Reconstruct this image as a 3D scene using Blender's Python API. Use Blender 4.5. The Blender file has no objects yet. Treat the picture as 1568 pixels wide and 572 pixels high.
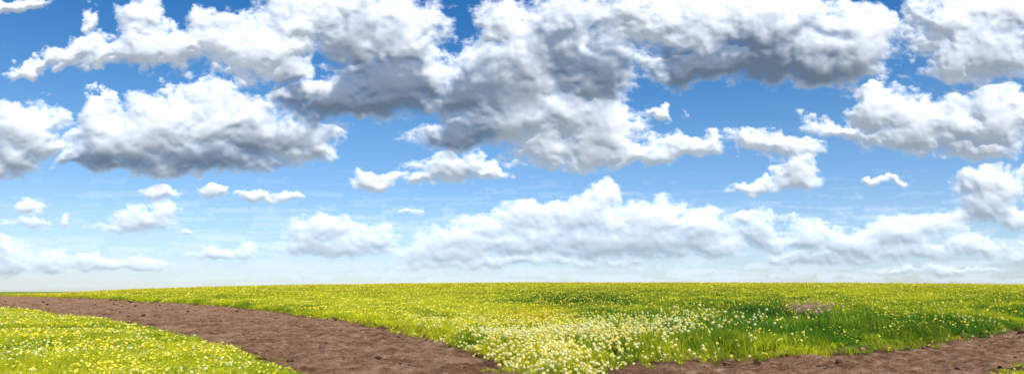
import bpy, math, numpy as np
from mathutils import Vector, noise as mnoise
rng=np.random.default_rng(7)
H=1.3; F=1045.0; CX=784.0; HY=446.0   # eye height (m), focal length and principal point used to survey bearings

# ------------------------------------------------------------------ noise
G=rng.random((256,256))*2*np.pi; GX=np.cos(G); GY=np.sin(G)
JX=rng.random((256,256)); JY=rng.random((256,256))
def pn(x,y,s=0):
    x=x+s*17.31; y=y+s*41.73
    xi=np.floor(x).astype(np.int64); yi=np.floor(y).astype(np.int64)
    fx=x-xi; fy=y-yi
    u=fx*fx*fx*(fx*(fx*6-15)+10); v=fy*fy*fy*(fy*(fy*6-15)+10)
    def g(a,b):
        i=(xi+a)&255; j=(yi+b)&255
        return GX[i,j]*(fx-a)+GY[i,j]*(fy-b)
    return 1.5*((g(0,0)*(1-u)+g(1,0)*u)*(1-v)+(g(0,1)*(1-u)+g(1,1)*u)*v)
def fbm(x,y,o=4,s=0,gain=.5):
    r=0;a=1
    for i in range(o):
        r=r+a*pn(x*2**i,y*2**i,s+i*3); a*=gain
    return r
def dome(x,y,s=0,k=9.0):
    """rounded puffs: smooth 1-F1^2"""
    x=x+s*13.7; y=y+s*29.1
    xi=np.floor(x).astype(np.int64); yi=np.floor(y).astype(np.int64)
    acc=np.zeros(x.shape)
    for a in (-1,0,1):
        for b in (-1,0,1):
            i=(xi+a)&255; j=(yi+b)&255
            d=(xi+a+JX[i,j]-x)**2+(yi+b+JY[i,j]-y)**2
            acc+=np.exp(-k*d)
    return np.clip(1+np.log(acc+1e-9)/k,0,1.1)
def ss(a,b,x):
    t=np.clip((x-a)/(b-a),0,1); return t*t*(3-2*t)
def blur(a,r):
    for _ in range(3):
        for ax in (0,1):
            p=np.concatenate([np.repeat(a.take([0],ax),r+1,ax),a,np.repeat(a.take([-1],ax),r,ax)],ax)
            c=np.cumsum(p,ax); n=a.shape[ax]
            a=(c.take(range(2*r+1,2*r+1+n),ax)-c.take(range(0,n),ax))/(2*r+1)
    return a

# ------------------------------------------------------------------ mesh helper
def mesh_np(name,co,faces,smooth=True):
    me=bpy.data.meshes.new(name)
    n=len(co); m=len(faces); k=faces.shape[1]
    me.vertices.add(n); me.vertices.foreach_set("co",co.astype(np.float32).ravel())
    me.loops.add(m*k); me.loops.foreach_set("vertex_index",faces.astype(np.int32).ravel())
    me.polygons.add(m); me.polygons.foreach_set("loop_start",np.arange(0,m*k,k,dtype=np.int32))
    me.update(calc_edges=True)
    me.polygons.foreach_set("use_smooth",np.full(m,smooth))
    return me
def link(name,me):
    o=bpy.data.objects.new(name,me); bpy.context.scene.collection.objects.link(o); return o
def newmat(name):
    m=bpy.data.materials.new(name); m.use_nodes=True; nt=m.node_tree; nt.nodes.clear()
    out=nt.nodes.new("ShaderNodeOutputMaterial"); return m,nt,out
def N(nt,t,**kw):
    n=nt.nodes.new(t)
    for k,v in kw.items(): setattr(n,k,v)
    return n
def MIXC(nt,fac,a,b,mode='MIX'):
    n=N(nt,"ShaderNodeMix",data_type='RGBA',blend_type=mode)
    for idx,v in ((0,fac),(6,a),(7,b)):
        if hasattr(v,'links'): nt.links.new(v,n.inputs[idx])
        else: n.inputs[idx].default_value=v if idx==0 else (*v,1)
    return n.outputs[2]
def NOISE(nt,vec,scale,detail=4,rough=.55):
    n=N(nt,"ShaderNodeTexNoise"); n.inputs["Scale"].default_value=scale
    n.inputs["Detail"].default_value=detail; n.inputs["Roughness"].default_value=rough
    nt.links.new(vec,n.inputs["Vector"]); return n.outputs["Fac"]
def RAMP(nt,fac,a,b):
    n=N(nt,"ShaderNodeMapRange"); n.inputs[1].default_value=a; n.inputs[2].default_value=b
    nt.links.new(fac,n.inputs[0]); return n.outputs[0]

# ------------------------------------------------------------------ sun + sky
sd=Vector((0.30,-0.70,0.95)).normalized()
elev=math.asin(sd.z); az=math.atan2(sd.x,sd.y)
L=bpy.data.lights.new("sun","SUN"); L.energy=4.8; L.angle=math.radians(.5); L.color=(1,.97,.92)
so=bpy.data.objects.new("sun",L); bpy.context.scene.collection.objects.link(so)
so.rotation_euler=sd.to_track_quat('Z','Y').to_euler(); so.location=(50,-50,80)
w=bpy.data.worlds.new("sky"); bpy.context.scene.world=w; w.use_nodes=True
nt=w.node_tree; nt.nodes.clear()
out=N(nt,"ShaderNodeOutputWorld"); bg=N(nt,"ShaderNodeBackground"); sk=N(nt,"ShaderNodeTexSky",sky_type='NISHITA')
sk.sun_disc=False; sk.sun_elevation=elev; sk.sun_rotation=az; sk.air_density=1.0; sk.dust_density=.15; sk.ozone_density=3.0
hs=N(nt,"ShaderNodeHueSaturation"); hs.inputs["Saturation"].default_value=1.25
tcw=N(nt,"ShaderNodeTexCoord"); sx=N(nt,"ShaderNodeSeparateXYZ"); nt.links.new(tcw.outputs["Generated"],sx.inputs[0])
cr=N(nt,"ShaderNodeValToRGB"); nt.links.new(sx.outputs["Z"],cr.inputs[0]); e=cr.color_ramp.elements
e[0].position=0; e[0].color=(.64,.75,1.10,1); e[1].position=.38; e[1].color=(.42,.80,1.0,1)
q=e.new(.10); q.color=(.97,.96,1.08,1); q=e.new(.22); q.color=(.95,1.0,1.06,1)
nt.links.new(sk.outputs[0],hs.inputs["Color"]); nt.links.new(MIXC(nt,1.0,hs.outputs[0],cr.outputs[0],'MULTIPLY'),bg.inputs[0])
bg.inputs[1].default_value=.125; nt.links.new(bg.outputs[0],out.inputs[0])

# ------------------------------------------------------------------ terrain
zt_x=np.array([-600,0,90,200,400,600,800,1000,1300,1568,1900,2600])
zt_v=np.array([0,0.1,0.5,1.5,2.45,3.0,3.35,3.05,2.7,2.2,1.4,0.4])
def zbase(X,Y):
    r=np.hypot(X,Y); Ys=np.maximum(Y,1e-3)
    px=np.where(Y>0.2*np.abs(X),CX+F*X/Ys,np.where(X<0,-600,2600))
    t=np.interp(px,zt_x,zt_v)
    z=t*ss(35,185,r)
    z=z+ .10*fbm(X/9,Y/9,3,5)*ss(8,30,r)
    return z
def ground(px,py):
    dx=(px-CX)/F; dz=(HY-py)/F
    t=3.0
    while t<600:
        if H+dz*t<=float(zbase(np.array([dx*t]),np.array([t]))[0]): break
        t*=1.004
    return (dx*t,t)
Fp=[ground(*p) for p in [(-250,452),(-100,451.8),(0,452.5),(100,455),(200,460),(300,466),(400,474),(500,487),(600,505),(700,526),(760,548),(800,568),(822,584),(850,588),(885,578),(950,560),(1050,551),(1200,545),(1300,539),(1400,530),(1500,515),(1568,499),(1750,482),(1900,475)]]
Fp+=[(6000,2000),(6000,7000),(-6000,7000),(-6000,2500)]
Lp=[ground(*p) for p in [(-400,458),(-150,465),(0,474),(60,479),(150,492),(250,511),(350,538),(410,559),(460,582),(490,605),(510,650),(530,900)]]
Lp+=[(-2,-5),(-3,-50),(-6000,-50),(-6000,2200)]
Rp=[ground(*p) for p in [(1500,700),(1495,600),(1515,583),(1568,570),(1700,550),(1900,527)]]
Rp+=[(6000,500),(6000,-50),(3,-50),(3,-5)]
def sdist(P,X,Y):
    P=np.array(P); best=np.full(X.shape,1e9); ins=np.zeros(X.shape,bool)
    for i in range(len(P)):
        a=P[i]; b=P[(i+1)%len(P)]; e=b-a
        t=np.clip(((X-a[0])*e[0]+(Y-a[1])*e[1])/(e@e),0,1)
        best=np.minimum(best,(X-a[0]-t*e[0])**2+(Y-a[1]-t*e[1])**2)
        c=((a[1]>Y)!=(b[1]>Y)); 
        with np.errstate(divide='ignore',invalid='ignore'):
            xi=a[0]+(Y-a[1])*e[0]/(e[1] if e[1]!=0 else 1e-9)
        ins^=c&(X<xi)
    d=np.sqrt(best); return np.where(ins,d,-d)
def field(X,Y):
    a=sdist(Fp,X,Y); b=sdist(Lp,X,Y); c=sdist(Rp,X,Y)
    n=.30*fbm(X/1.0,Y/1.0,4,11,.65)
    return np.maximum(np.maximum(a,b),c)+n, a
azs=np.concatenate([np.linspace(-50,50,900),np.linspace(51,309,130)]); azs=np.radians(azs)
rs=np.concatenate([[.02],np.geomspace(.5,6500,620)])
A,R=np.meshgrid(azs,rs,indexing='ij'); X=R*np.sin(A); Y=R*np.cos(A)
S,SF=field(X,Y); ZB=zbase(X,Y)
Z=ZB-.16+.30*ss(-.22,.5,S)+.03*fbm(X/.7,Y/.7,3,2)*ss(0,.5,S)
na,nr=A.shape
idx=np.arange(na*nr).reshape(na,nr); nx=np.roll(idx,-1,axis=0)
quads=np.stack([idx[:,:-1],idx[:,1:],nx[:,1:],nx[:,:-1]],-1).reshape(-1,4)
def atlas(X,Y,Z):
    Ys=np.maximum(Y,.1); return CX+F*X/Ys, HY+F*(H-Z)/Ys
def gauss(px,py,cx,cy,rx,ry): return np.exp(-((px-cx)/rx)**2-((py-cy)/ry)**2)

LIME=np.array([.64,.66,.03]); GREEN=np.array([.13,.28,.022]); YEL=np.array([.78,.62,.025]); DARK=np.array([.045,.13,.018])
def tint(X,Y,Z,S):
    px,py=atlas(X,Y,Z)
    n=fbm(X/3.5,Y/7,3,21); n2=fbm(X/1.0,Y/2.0,3,31); n3=fbm(X/9,Y/22,3,35)
    g=.42+.65*n+.4*n2+.45*n3
    g+= .5*gauss(px,py,900,462,150,22)+.55*gauss(px,py,1120,505,200,25)+.4*gauss(px,py,1450,500,200,26)+.35*gauss(px,py,1170,492,40,14)
    g-= .6*gauss(px,py,560,478,220,28)+.5*gauss(px,py,800,530,140,35)
    left=(sdist(Lp,X,Y)>-.3)
    g=np.where(left,.12+.5*n+.4*n2,g)
    g=np.clip(g,0,1)[:,None]
    c=LIME*(1-g)+GREEN*g
    d=np.clip(.8*gauss(px,py,1170,490,70,12)+.7*gauss(px,py,890,462,80,12)+.5*gauss(px,py,1060,480,60,10)+.4*gauss(px,py,1420,515,120,12),0,1)[:,None]
    c=c*(1-d)+DARK*d
    y=np.clip(.8*gauss(px,py,815,490,55,16)+.7*ss(50,150,np.hypot(X,Y))*(.5+n+.5*n3),0,1)[:,None]
    c=c*(1-y)+YEL*y
    return c
co=np.stack([X,Y,Z],-1).reshape(-1,3)
me=mesh_np("ground",co,quads); g_ob=link("ground",me)
tc=tint(co[:,0],co[:,1],co[:,2],S.ravel())
r_=np.hypot(co[:,0],co[:,1]); rr=ss(200,300,r_)[:,None]; tc=tc*(1-rr)+np.array([.42,.50,.05])*rr
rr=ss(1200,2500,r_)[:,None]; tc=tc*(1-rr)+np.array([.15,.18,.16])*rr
at=me.color_attributes.new("tint",'FLOAT_COLOR','POINT')
at.data.foreach_set("color",np.concatenate([tc*.7,np.ones((len(tc),1))],1).astype(np.float32).ravel())
at=me.attributes.new("soil",'FLOAT','POINT'); at.data.foreach_set("value",(1-ss(.05,.45,S)).astype(np.float32).ravel())
m,nt,out=newmat("meadow_ground")
ta=N(nt,"ShaderNodeAttribute",attribute_name="tint"); sa=N(nt,"ShaderNodeAttribute",attribute_name="soil")
geo=N(nt,"ShaderNodeNewGeometry"); n1=NOISE(nt,geo.outputs["Position"],3,6,.7)
c=MIXC(nt,RAMP(nt,n1,.35,.65),(0.55,.55,.5),(1.15,1.15,1.1)); c=MIXC(nt,1.0,ta.outputs["Color"],c,'MULTIPLY')
c=MIXC(nt,sa.outputs["Fac"],c,(.10,.055,.03))
bs=N(nt,"ShaderNodeBsdfDiffuse"); nt.links.new(c,bs.inputs[0]); nt.links.new(bs.outputs[0],out.inputs[0]); me.materials.append(m)

# road sheet
def rutf(X,Y): return .07*fbm(X/1.3,Y/1.3,4,61)+.055*fbm(X/.3,Y/.3,3,71)
ZR=ZB+rutf(X,Y)-.02
keep=(S<.75)
kq=keep[:,:-1]&keep[:,1:]; kq=kq&np.roll(kq,-1,axis=0); kq[:,rs[:-1]>700]=False
rq=quads[kq.ravel()]
used,inv=np.unique(rq,return_inverse=True)
rco=np.stack([X,Y,ZR],-1).reshape(-1,3)[used]
me=mesh_np("dirt_road",rco,inv.reshape(-1,4)); link("dirt_road",me)
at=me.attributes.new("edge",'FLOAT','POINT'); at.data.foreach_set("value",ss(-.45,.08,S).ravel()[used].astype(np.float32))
m,nt,out=newmat("packed_earth")
geo=N(nt,"ShaderNodeNewGeometry"); P=geo.outputs["Position"]
a=NOISE(nt,P,.7,6,.65); b=NOISE(nt,P,3.2,9,.76); d=NOISE(nt,P,20,5,.75)
c=MIXC(nt,RAMP(nt,a,.38,.62),(.25,.118,.058),(.50,.285,.16))
c=MIXC(nt,RAMP(nt,b,.51,.66),c,(.68,.43,.27)); 
c=MIXC(nt,RAMP(nt,b,.46,.35),c,(.10,.048,.026))
c=MIXC(nt,RAMP(nt,d,.43,.35),c,(.055,.028,.016))
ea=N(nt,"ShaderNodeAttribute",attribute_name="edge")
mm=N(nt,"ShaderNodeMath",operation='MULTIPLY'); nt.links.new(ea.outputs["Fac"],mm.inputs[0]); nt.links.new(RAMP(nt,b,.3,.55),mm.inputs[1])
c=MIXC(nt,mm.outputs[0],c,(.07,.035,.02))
bs=N(nt,"ShaderNodeBsdfDiffuse"); nt.links.new(c,bs.inputs["Color"])
bu=N(nt,"ShaderNodeBump"); bu.inputs["Strength"].default_value=1; bu.inputs["Distance"].default_value=.20; nt.links.new(b,bu.inputs["Height"])
bu2=N(nt,"ShaderNodeBump"); bu2.inputs["Strength"].default_value=1; bu2.inputs["Distance"].default_value=.035; nt.links.new(d,bu2.inputs["Height"]); nt.links.new(bu.outputs[0],bu2.inputs["Normal"])
nt.links.new(bu2.outputs[0],bs.inputs["Normal"]); nt.links.new(bs.outputs[0],out.inputs[0]); me.materials.append(m)

# ------------------------------------------------------------------ instancing
def scatter(name,pos,rot,scl,tnt,idxs,sources):
    me=bpy.data.meshes.new(name); n=len(pos)
    me.vertices.add(n); me.vertices.foreach_set("co",pos.astype(np.float32).ravel())
    for nm,arr,tp,key in (("rot",rot,'FLOAT_VECTOR',"vector"),("scl",scl,'FLOAT_VECTOR',"vector"),("tint",tnt,'FLOAT_VECTOR',"vector")):
        a=me.attributes.new(nm,tp,'POINT'); a.data.foreach_set(key,arr.astype(np.float32).ravel())
    a=me.attributes.new("pick",'INT','POINT'); a.data.foreach_set("value",idxs.astype(np.int32))
    ob=link(name,me)
    ng=bpy.data.node_groups.new(name+"_scatter",'GeometryNodeTree')
    ng.interface.new_socket("Geometry",in_out='INPUT',socket_type='NodeSocketGeometry')
    ng.interface.new_socket("Geometry",in_out='OUTPUT',socket_type='NodeSocketGeometry')
    gi=ng.nodes.new("NodeGroupInput"); go=ng.nodes.new("NodeGroupOutput")
    j=ng.nodes.new("GeometryNodeJoinGeometry")
    for s in reversed(sources):
        oi=ng.nodes.new("GeometryNodeObjectInfo"); oi.inputs[0].default_value=s; oi.inputs["As Instance"].default_value=True
        ng.links.new(oi.outputs["Geometry"],j.inputs[0])
    iop=ng.nodes.new("GeometryNodeInstanceOnPoints"); iop.inputs["Pick Instance"].default_value=True
    mp=ng.nodes.new("GeometryNodeMeshToPoints"); ng.links.new(gi.outputs[0],mp.inputs[0])
    ng.links.new(mp.outputs[0],iop.inputs["Points"]); ng.links.new(j.outputs[0],iop.inputs["Instance"])
    def attr(nm,tp):
        q=ng.nodes.new("GeometryNodeInputNamedAttribute"); q.data_type=tp; q.inputs[0].default_value=nm; return q.outputs[0]
    ng.links.new(attr("pick",'INT'),iop.inputs["Instance Index"])
    er=ng.nodes.new("FunctionNodeEulerToRotation"); ng.links.new(attr("rot",'FLOAT_VECTOR'),er.inputs[0])
    ng.links.new(er.outputs[0],iop.inputs["Rotation"]); ng.links.new(attr("scl",'FLOAT_VECTOR'),iop.inputs["Scale"])
    ng.links.new(iop.outputs[0],go.inputs[0])
    md=ob.modifiers.new("scatter",'NODES'); md.node_group=ng
    return ob
def src(name,me,mat):
    me.materials.append(mat); return bpy.data.objects.new(name,me)
def leafmat(name,trans=.35,var=.35):
    m,nt,out=newmat(name)
    a=N(nt,"ShaderNodeAttribute",attribute_name="tint",attribute_type='INSTANCER')
    oi=N(nt,"ShaderNodeObjectInfo")
    c=MIXC(nt,oi.outputs["Random"],(1-var,1-var*.8,1-var*.5),(1+var,1+var*.7,1+var)); c=MIXC(nt,1.0,a.outputs["Color"],c,'MULTIPLY')
    d=N(nt,"ShaderNodeBsdfDiffuse"); t=N(nt,"ShaderNodeBsdfTranslucent"); x=N(nt,"ShaderNodeMixShader"); x.inputs[0].default_value=trans
    nt.links.new(c,d.inputs[0]); nt.links.new(c,t.inputs[0]); nt.links.new(d.outputs[0],x.inputs[1]); nt.links.new(t.outputs[0],x.inputs[2]); nt.links.new((x if trans>0 else d).outputs[0],out.inputs[0])
    return m
grassm=leafmat("grass_blade",.4); petalm=leafmat("petal",.3,.05); stonem=leafmat("clod",0,.35)
def tuft(name,nb,lean,wid,seed):
    r=np.random.default_rng(seed); V=[];Q=[]
    for k in range(nb):
        a=r.random()*6.28; d=math.sqrt(r.random()); bx,by=d*math.cos(a),d*math.sin(a)
        la=r.random()*6.28; h=.55+.45*r.random(); ln=lean*(.3+r.random()); wa=r.random()*6.28
        wx,wy=math.cos(wa)*wid,math.sin(wa)*wid; b=len(V)
        for t,ww in ((0,1),(.4,1),(.75,.65),(1,.08)):
            ox=bx+math.cos(la)*ln*t*t; oy=by+math.sin(la)*ln*t*t; z=h*t*(1-.15*t*ln)
            V.append((ox-wx*ww,oy-wy*ww,z)); V.append((ox+wx*ww,oy+wy*ww,z))
        for i in range(3): Q.append((b+2*i,b+2*i+1,b+2*i+3,b+2*i+2))
    return src(name,mesh_np(name,np.array(V),np.array(Q),False),grassm)
tufts=[tuft("blade_clump_a",34,.7,.035,1),tuft("blade_clump_b",26,1.1,.045,2),tuft("blade_clump_c",40,.5,.028,3),tuft("leafy_clump",18,1.2,.10,4)]
def cup(name,seed,npet=6,up=.5):
    r=np.random.default_rng(seed); V=[];Q=[]
    for k in range(npet):
        a=k*6.283/npet+r.random()*.2; w=3.0/npet; b=len(V)
        for d,z,ww in ((.1,0,.3),(.6,up*.6,1),(1,up,.7)):
            for s in (-1,1):
                V.append((d*math.cos(a)-s*ww*w*math.sin(a)*.8,d*math.sin(a)+s*ww*w*math.cos(a)*.8,z))
        Q+=[(b,b+1,b+3,b+2),(b+2,b+3,b+5,b+4)]
    b=len(V)
    for z in (0,-5): V+= [(-.08,0,z),(.08,0,z)]
    Q.append((b,b+1,b+3,b+2))
    return src(name,mesh_np(name,np.array(V),np.array(Q),False),petalm)
def pompom(name,seed,n=70):
    r=np.random.default_rng(seed); V=[];Q=[]
    for k in range(n):
        z=1-1.65*(k+.5)/n; a=k*2.39996; q=math.sqrt(1-z*z); d=Vector((q*math.cos(a),q*math.sin(a),z*.85))
        t=d.cross(Vector((r.normal(),r.normal(),r.normal()))).normalized(); b=len(V); L_=.75+.4*r.random()
        u=d.cross(t)
        for (s1,s2) in ((-1,-1),(1,-1),(1,1),(-1,1)): V.append(tuple(d*L_+t*s1*.2+u*s2*.17))
        Q.append((b,b+1,b+2,b+3))
    b=len(V)
    for z in (-.3,-6): V+=[(-.06,0,z),(.06,0,z)]
    Q.append((b,b+1,b+3,b+2))
    return src(name,mesh_np(name,np.array(V),np.array(Q),False),petalm)
cups=[cup("flower_cup_a",1),cup("flower_cup_b",2,5,.8),cup("flower_cup_c",3,8,.3)]
poms=[pompom("flower_head_a",1),pompom("flower_head_b",2,50)]
def stone(name,seed):
    import bmesh
    bm=bmesh.new(); bmesh.ops.create_icosphere(bm,subdivisions=2,radius=1)
    for v in bm.verts:
        v.co*=1+.45*mnoise.noise(v.co*1.5+Vector((seed*7,0,0))); v.co.z*=.6
    me=bpy.data.meshes.new(name); bm.to_mesh(me); bm.free(); return src(name,me,stonem)
stones=[stone("clod_a",1),stone("clod_b",2),stone("clod_c",3)]

def pts(n,a,b,p=.6,half=44):
    u=rng.random(n); r=(a**p+u*(b**p-a**p))**(1/p); t=np.radians((rng.random(n)*2-1)*half)
    X=r*np.sin(t); Y=r*np.cos(t); S,SF=field(X,Y); Zg=zbase(X,Y)
    return X,Y,r,S,SF,Zg
def topz(Zg,S): return Zg-.16+.30*ss(-.22,.5,S)
def grass_h(X,Y,S,SF):
    px,py=atlas(X,Y,topz(zbase(X,Y),S))
    h=np.where(SF>-.3,.20+.22*ss(800,1100,px)*ss(.1,1.5,S),.10)
    h=h*(.55+.45*ss(0,.7,S))*(1+.5*fbm(X/2.5,Y/2.5,2,44))
    return h
# grass
X1,Y1,r1,S1,SF1,Z1=pts(135000,8,245)
k=S1>(-.05+.12*rng.standard_normal(len(S1))*1.1)
X1,Y1,r1,S1,SF1,Z1=[q[k] for q in (X1,Y1,r1,S1,SF1,Z1)]; n=len(X1)
zz=topz(Z1,S1)-.01; zz=np.maximum(zz,Z1+rutf(X1,Y1)-.03); gh=grass_h(X1,Y1,S1,SF1)*(.7+.6*rng.random(n))
xy=.15*(r1/15)**.7*(.8+.5*rng.random(n))*(.5+.5*ss(-.1,.4,S1))
scatter("meadow_grass",np.stack([X1,Y1,zz],1),np.stack([rng.normal(0,.06,n),rng.normal(0,.06,n),rng.random(n)*6.28],1),np.stack([xy,xy,gh],1),tint(X1,Y1,zz,S1),rng.choice(4,n,p=[.32,.3,.28,.1]),tufts)
def flowers(name,n,a,b,prob,col,size,srcs,p=.6,lift=(.8,1.15)):
    X,Y,r,S,SF,Zg=pts(n,a,b,p); z0=topz(Zg,S); px,py=atlas(X,Y,z0)
    pr=prob(X,Y,px,py,S,SF,r); k=(rng.random(n)<pr)&(S>-.16*rng.random(n)-.02)
    X,Y,r,S,SF,z0,px,py=[q[k] for q in (X,Y,r,S,SF,z0,px,py)]; n=len(X)
    z=z0+grass_h(X,Y,S,SF)*(lift[0]+(lift[1]-lift[0])*rng.random(n))
    s=size(X,Y,px,py,r)*(.6+.7*rng.random(n))
    t=col(n,px,py)
    print(name,n)
    return scatter(name,np.stack([X,Y,z],1),np.stack([rng.normal(0,.45,n),rng.normal(0,.45,n),rng.random(n)*6.28],1),np.stack([s,s,s],1),t,rng.integers(0,len(srcs),n),srcs)
def mixc(n,a,b,p=1): 
    t=rng.random((n,1))**p; return np.array(a)*(1-t)+np.array(b)*t
def p_yel(X,Y,px,py,S,SF,r):
    cl=ss(-.25,.45,fbm(X/1.6,Y/2.6,3,81))
    left=SF<-.3
    p=.08+.45*cl
    p=p+.55*gauss(px,py,620,480,200,28)+.6*gauss(px,py,820,530,140,38)+.3*ss(50,150,r)-.35*gauss(px,py,1150,505,160,20)
    return np.clip(np.where(left,.35+.65*cl,p),0,1)
flowers("yellow_wildflowers",150000,8,240,p_yel,lambda n,px,py:mixc(n,(.95,.74,.03),(.95,.88,.18)),lambda X,Y,px,py,r:.020*(r/12)**.6,cups)
def p_pale(X,Y,px,py,S,SF,r):
    e=np.exp(-np.maximum(S,0)/.9); cl=ss(-.45,.35,fbm(X/.8,Y/1.4,3,55))
    p=1.4*gauss(px,py,835,558,135,34)*(.5+.5*cl)+.45*gauss(px,py,960,528,150,18)*cl+.18*e*ss(600,660,px)*(1-ss(1120,1220,px))*(SF>-.3)+.35*gauss(px,py,760,524,80,13)*cl
    p+= .07*e*(px>1440)*(SF>-.3)
    return np.clip(p,0,1)*(SF>-.3)
flowers("pale_globe_flowers",70000,9,32,p_pale,lambda n,px,py:mixc(n,(.97,.82,.08),(.97,.94,.52),.7),lambda X,Y,px,py,r:.029+0*r,poms,p=1.2,lift=(.75,1.5))
def p_left(X,Y,px,py,S,SF,r): return (SF<-.3)*(.10+.75*ss(-.1,.5,fbm(X/1.2,Y/2,3,91)))
flowers("pale_meadow_flowers",36000,8,60,p_left,lambda n,px,py:mixc(n,(.96,.86,.12),(.96,.94,.55)),lambda X,Y,px,py,r:.019*(r/12)**.5,cups)
flowers("pink_flowers",60000,20,60,lambda X,Y,px,py,S,SF,r:.5*gauss(px,py,1240,484,30,11),lambda n,px,py:mixc(n,(.85,.28,.42),(.88,.43,.50)),lambda X,Y,px,py,r:.030+0*r,cups,p=1.0,lift=(.95,1.3))
# clods and gravel
X2,Y2,r2,S2,SF2,Z2=pts(60000,7,110,.8)
px,py=atlas(X2,Y2,Z2)
pr=.25+.7*np.exp(-np.abs(S2+.1)/.25)+.3*gauss(px,py,1030,565,110,12)
k=(S2<.12)&(rng.random(len(S2))<pr); X2,Y2,r2,S2,Z2=[q[k] for q in (X2,Y2,r2,S2,Z2)]; n=len(X2)
s=np.clip(.006*(1-rng.random(n))**-.55,.006,.06)*(1+.3*(r2/20))
z=Z2+rutf(X2,Y2)-.02+s*.2
t=mixc(n,(.05,.027,.017),(.26,.15,.09))
scatter("road_stones",np.stack([X2,Y2,z],1),np.stack([rng.normal(0,.3,n),rng.normal(0,.3,n),rng.random(n)*6.28],1),np.stack([s*(.8+.6*rng.random(n)),s,s*(.7+.5*rng.random(n))],1),t,rng.integers(0,3,n),stones)

# ------------------------------------------------------------------ clouds
B=[ # x,y,rx,ry,dark (shade painted into the belly)
(25,4,45,11,0),(45,110,36,12,.1),(95,97,40,18,.1),(145,82,42,22,.1),(133,40,12,22,0),(200,80,56,27,.1),(213,32,30,26,0),(268,68,56,32,.1),(340,50,50,36,.1),
(400,80,70,46,0),(450,40,75,42,0),(520,5,120,30,.1),(560,50,80,46,.3),(615,70,55,52,.2),(450,112,42,20,.1),(520,158,85,32,1),(600,130,85,55,1),(650,120,42,42,.4),
(775,50,45,52,.1),(735,140,78,46,.6),(800,105,80,74,.2),(860,60,80,58,.7),(900,100,80,60,.5),(830,180,140,50,.2),(700,208,68,22,.8),(920,190,60,46,.2),(960,175,24,30,0),(900,232,110,24,.1),
(1050,225,46,18,.1),(1080,222,25,15,.1),(985,242,50,16,.1),(700,256,60,22,.1),(760,263,35,9,.1),(575,275,40,13,.1),(650,280,25,10,.1),
(960,25,55,45,.1),(1050,40,95,48,.1),(1100,98,105,32,.9),(1200,60,110,60,.5),(1295,70,75,58,.2),(1270,108,66,26,.6),(1150,15,150,36,0),(1330,45,45,30,.1),
(1450,30,58,44,.1),(1520,75,75,54,.2),(1460,90,42,38,.1),(1540,15,60,36,.1),(1640,60,90,70,.3),(1020,168,13,10,0),
(1360,175,46,38,.1),(1350,143,16,13,0),(1400,210,80,28,.2),(1450,192,66,38,.1),(1530,182,56,46,.1),(1500,228,78,20,.2),(1330,182,36,26,.1),(1650,190,80,50,.3),
(1160,215,38,18,.1),(1210,232,42,16,.2),(1250,190,24,15,0),(1280,207,34,10,.1),(1215,265,30,17,.1),(1160,287,43,10,.1),(1225,282,24,12,.1),(1350,277,24,6,0),(1385,278,13,5,0),
(1520,285,50,26,.1),(1510,320,40,22,.2),(1560,340,28,13,.1),(1650,310,70,30,.2),
(30,200,64,38,.1),(15,245,38,30,.3),(60,218,36,24,.1),(-60,210,70,50,.2),
(150,180,36,34,.1),(180,215,72,38,.1),(250,200,78,48,.1),(310,160,60,38,0),(340,190,66,44,.1),(400,208,60,34,.4),(450,208,56,30,.3),(300,242,145,24,.5),(160,246,68,15,.7),(470,232,36,16,.2),(160,145,22,10,0),
(250,295,24,12,0),(325,295,20,10,0),(385,305,33,6,0),(445,299,20,8,0),(215,338,42,16,.1),(255,325,28,12,0),(285,355,13,5,0),(42,320,22,11,0),(45,343,28,8,0),(100,338,7,7,0),(185,352,36,8,0),(630,333,16,4,0),
(490,352,56,25,.1),(560,362,43,17,.1),(500,382,78,12,.1),(15,385,28,17,.1),(15,407,30,13,.2),(80,400,28,16,0),(130,396,22,14,0),(150,408,46,8,0),(220,405,38,9,0),(340,392,48,11,0),(375,386,22,11,0),
(922,300,26,20,0),(820,330,54,18,.1),(760,350,56,16,.1),(700,365,66,18,.1),(900,335,84,26,.1),(1000,335,56,28,.1),(1060,347,56,30,.1),(960,370,170,24,.2),(830,375,140,18,.2),(680,388,76,12,.1),(1100,380,46,12,.1),(800,402,170,6,.1),
(1160,350,26,25,.2),(1145,330,24,9,0),(1175,370,22,14,.2),(1240,367,42,25,.1),(1300,372,58,22,.1),(1380,355,50,25,.1),(1430,347,42,21,.1),(1480,377,43,17,.1),(1400,387,78,13,.1),(1470,335,16,5,0),(1250,397,86,8,.1),(1440,415,86,5,0),(1620,390,80,20,.1),
]
st=1.1
gx=np.arange(-150,1720,st); gy=np.arange(-75,444,st)
PX,PY=np.meshgrid(gx,gy,indexing='ij')
far=ss(150,400,PY)                       # cloud banks get smaller toward the horizon
sc=1-.62*far
wxl=fbm(PX/95,PY/80,2,1); wyl=fbm(PX/95,PY/80,2,2)
wxs=fbm(PX/32,PY/28,5,3,.55); wys=fbm(PX/32,PY/28,5,4,.55)
WX=PX+22*sc*wxl+12*(1-.4*far)*wxs
WY=PY+14*sc*wyl+11*(1-.45*far)*wys
RX=PX+22*wxl*sc+5*wxs; RY=PY+16*wyl*sc+5*wys
C=np.full_like(PX,-1.5); D=np.zeros_like(PX); W=np.full_like(PX,1e-3); bulk=np.zeros_like(PX)
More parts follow.
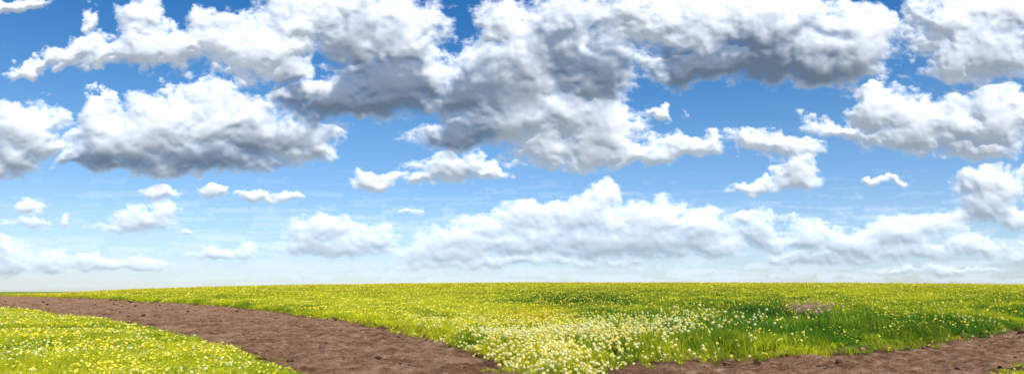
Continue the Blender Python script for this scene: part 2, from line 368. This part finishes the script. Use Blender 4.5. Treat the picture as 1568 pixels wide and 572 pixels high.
for x,y,rx,ry,dk in B:
    m_=(np.abs(PX-x)<rx*1.8+60)&(np.abs(PY-y)<ry*1.8+50)
    dx=(WX[m_]-x)/(rx*1.05); dy=(WY[m_]-y); dy=np.where(dy>0,dy/(ry*.92),dy/(ry*1.08))
    q=1-(dx*dx+dy*dy)
    C[m_]=np.maximum(C[m_],q)+.12*np.clip(np.minimum(C[m_],q)+.2,0,1)
    qq=np.clip(q+.35,0,2)
    D[m_]+=dk*qq**2; W[m_]+=qq**2
    bulk[m_]=np.maximum(bulk[m_],np.clip(q+.15,0,1.15)*min(rx,ry)**.8*1.6)
D=blur(D/W,7)
bulk=blur(bulk,9)
l1=dome(RX/60,RY/50,1,6); l2=dome(RX/28,RY/24,2,6); l3=dome(RX/13,RY/11.5,3,6); l4=dome(RX/6.5,RY/5.8,4,6)
f1=fbm(PX/36,PY/26,5,8,.5)
ff=fbm((PX+4*f1)/11,PY/8,5,18,.65)
wisp=fbm(PX/60+.6*f1,PY/12,5,12,.6)
T=C+ (.50*(l1-.6)*(1-far)+.42*(l2-.6)*(1-.2*far)+(.34+.25*far)*(l3-.6)+(.18+.16*far)*(l4-.6))+(.30+.25*far)*f1+.20*ff+.03
Ts=blur(T,3)
bot=ss(-.1,.25,blur(np.gradient(-C,axis=1),6)*8)        # undersides dissolve more softly than the crowns
al=1-np.exp(-1.4*np.clip(T+.14,0,3)**1.5)
als=1-np.exp(-1.4*np.clip(Ts+.18+.18*ff,0,3)**1.7)
al=al*(1-bot*.85)+als*bot*.85
veil=ss(.1,1.1,wisp+.9*far-.36)*ss(220,410,PY)*.42
band=.45*ss(350,405,PY)*ss(-.7,.4,wisp+.5*f1)*ss(200,600,PX)
halo=.40*ss(-.5,.35,C+.6*f1+.45*wisp+.25*ff)
al=1-(1-al)*(1-veil)*(1-halo)*(1-band)
al=al*(1-.22*ss(290,430,PY))*(1-.45*ss(422,442,PY))
al=np.where(al<.02,0,al)
# how deep inside the cloud mass (counted from the crown) a point lies -> self-shadow painted into the colour
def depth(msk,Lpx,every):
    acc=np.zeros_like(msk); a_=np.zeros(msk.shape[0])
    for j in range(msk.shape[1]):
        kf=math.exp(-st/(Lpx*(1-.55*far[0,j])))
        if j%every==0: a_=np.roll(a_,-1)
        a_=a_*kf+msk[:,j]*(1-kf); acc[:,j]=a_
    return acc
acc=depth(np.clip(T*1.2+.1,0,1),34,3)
puff=(1.1*(l1-.6)*(1-far)+.95*(l2-.6)+.40*(l3-.6)+.10*(l4-.6)+.35*f1+.12*ff)   # puff pattern for the painted shading
loc=puff-depth(puff,9,2)                                                    # puff crowns painted lighter, hollows darker, like sunlit relief
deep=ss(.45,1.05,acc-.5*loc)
hgt=.75*bulk+ np.clip(T+.1,0,1.3)*( 4.2*l1*(1-.9*far)+2.7*l2*(1-.5*far)+1.0*l3+.2*l4+.6*f1+.12*ff)
hgt=.6*blur(hgt,2)+.4*blur(hgt,1)
YD=3600.0
dirx=(PX-CX)/F; dirz=(HY-PY)/F
rad=YD*(1-hgt/F)
co=np.stack([dirx*rad,rad,dirz*rad+H],-1).reshape(-1,3)
na_,nr_=PX.shape; idx=np.arange(na_*nr_).reshape(na_,nr_)
q=np.stack([idx[:-1,:-1],idx[1:,:-1],idx[1:,1:],idx[:-1,1:]],-1)
vis=al>.0; kk=vis[:-1,:-1]|vis[1:,:-1]|vis[1:,1:]|vis[:-1,1:]
q=q[kk]; used,inv=np.unique(q,return_inverse=True)
me=mesh_np("clouds",co[used],inv.reshape(-1,4)); link("clouds",me)
self_shade=np.clip(.07-.24*loc+.42*deep*(.35+1.3*np.clip(D*1.6,0,1))+.68*D*ss(-.1,.7,C)*(.5+.6*deep),0,1)  # painted cloud shading: grey undersides and hollows, lighter crowns
for nm,arr in (("cover",al),("self_shade",blur(self_shade,1)),("haze",ss(250,440,PY))):
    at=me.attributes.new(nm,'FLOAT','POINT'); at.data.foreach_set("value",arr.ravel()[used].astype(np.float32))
m,nt,out=newmat("cloud_vapour")
m.cycles.emission_sampling='NONE'
cv=N(nt,"ShaderNodeAttribute",attribute_name="cover"); shd=N(nt,"ShaderNodeAttribute",attribute_name="self_shade"); hz=N(nt,"ShaderNodeAttribute",attribute_name="haze")
c=MIXC(nt,shd.outputs["Fac"],(.64,.64,.64),(.12,.138,.17)); c=MIXC(nt,hz.outputs["Fac"],c,MIXC(nt,shd.outputs["Fac"],(.54,.55,.56),(.22,.25,.30)))  # painted shade and distance haze mixed into the base colour
ec=MIXC(nt,shd.outputs["Fac"],(.40,.412,.43),(.11,.14,.19)); ec=MIXC(nt,hz.outputs["Fac"],ec,(.33,.385,.45))  # built-in glow for light scattered inside the cloud, dimmed with the painted shade
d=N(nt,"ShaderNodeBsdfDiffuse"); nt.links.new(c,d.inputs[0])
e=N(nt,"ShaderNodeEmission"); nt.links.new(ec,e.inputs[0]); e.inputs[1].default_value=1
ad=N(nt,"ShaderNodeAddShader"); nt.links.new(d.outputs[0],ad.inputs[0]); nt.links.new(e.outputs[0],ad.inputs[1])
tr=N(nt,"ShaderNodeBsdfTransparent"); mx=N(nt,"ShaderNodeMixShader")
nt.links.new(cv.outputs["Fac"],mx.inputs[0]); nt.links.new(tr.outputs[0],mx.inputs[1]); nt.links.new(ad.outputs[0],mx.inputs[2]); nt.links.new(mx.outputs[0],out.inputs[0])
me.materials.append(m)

# ------------------------------------------------------------------ camera
cam=bpy.data.cameras.new("camera"); cam.sensor_width=36; cam.lens=36*F/1568; cam.clip_end=20000; cam.clip_start=.1
cam.shift_y=(HY-286)/1568
co_=bpy.data.objects.new("camera",cam); bpy.context.scene.collection.objects.link(co_)
co_.location=(0,0,H); co_.rotation_euler=(math.radians(90),0,0); bpy.context.scene.camera=co_
bpy.context.scene.view_settings.view_transform='Standard'; bpy.context.scene.view_settings.look='None'
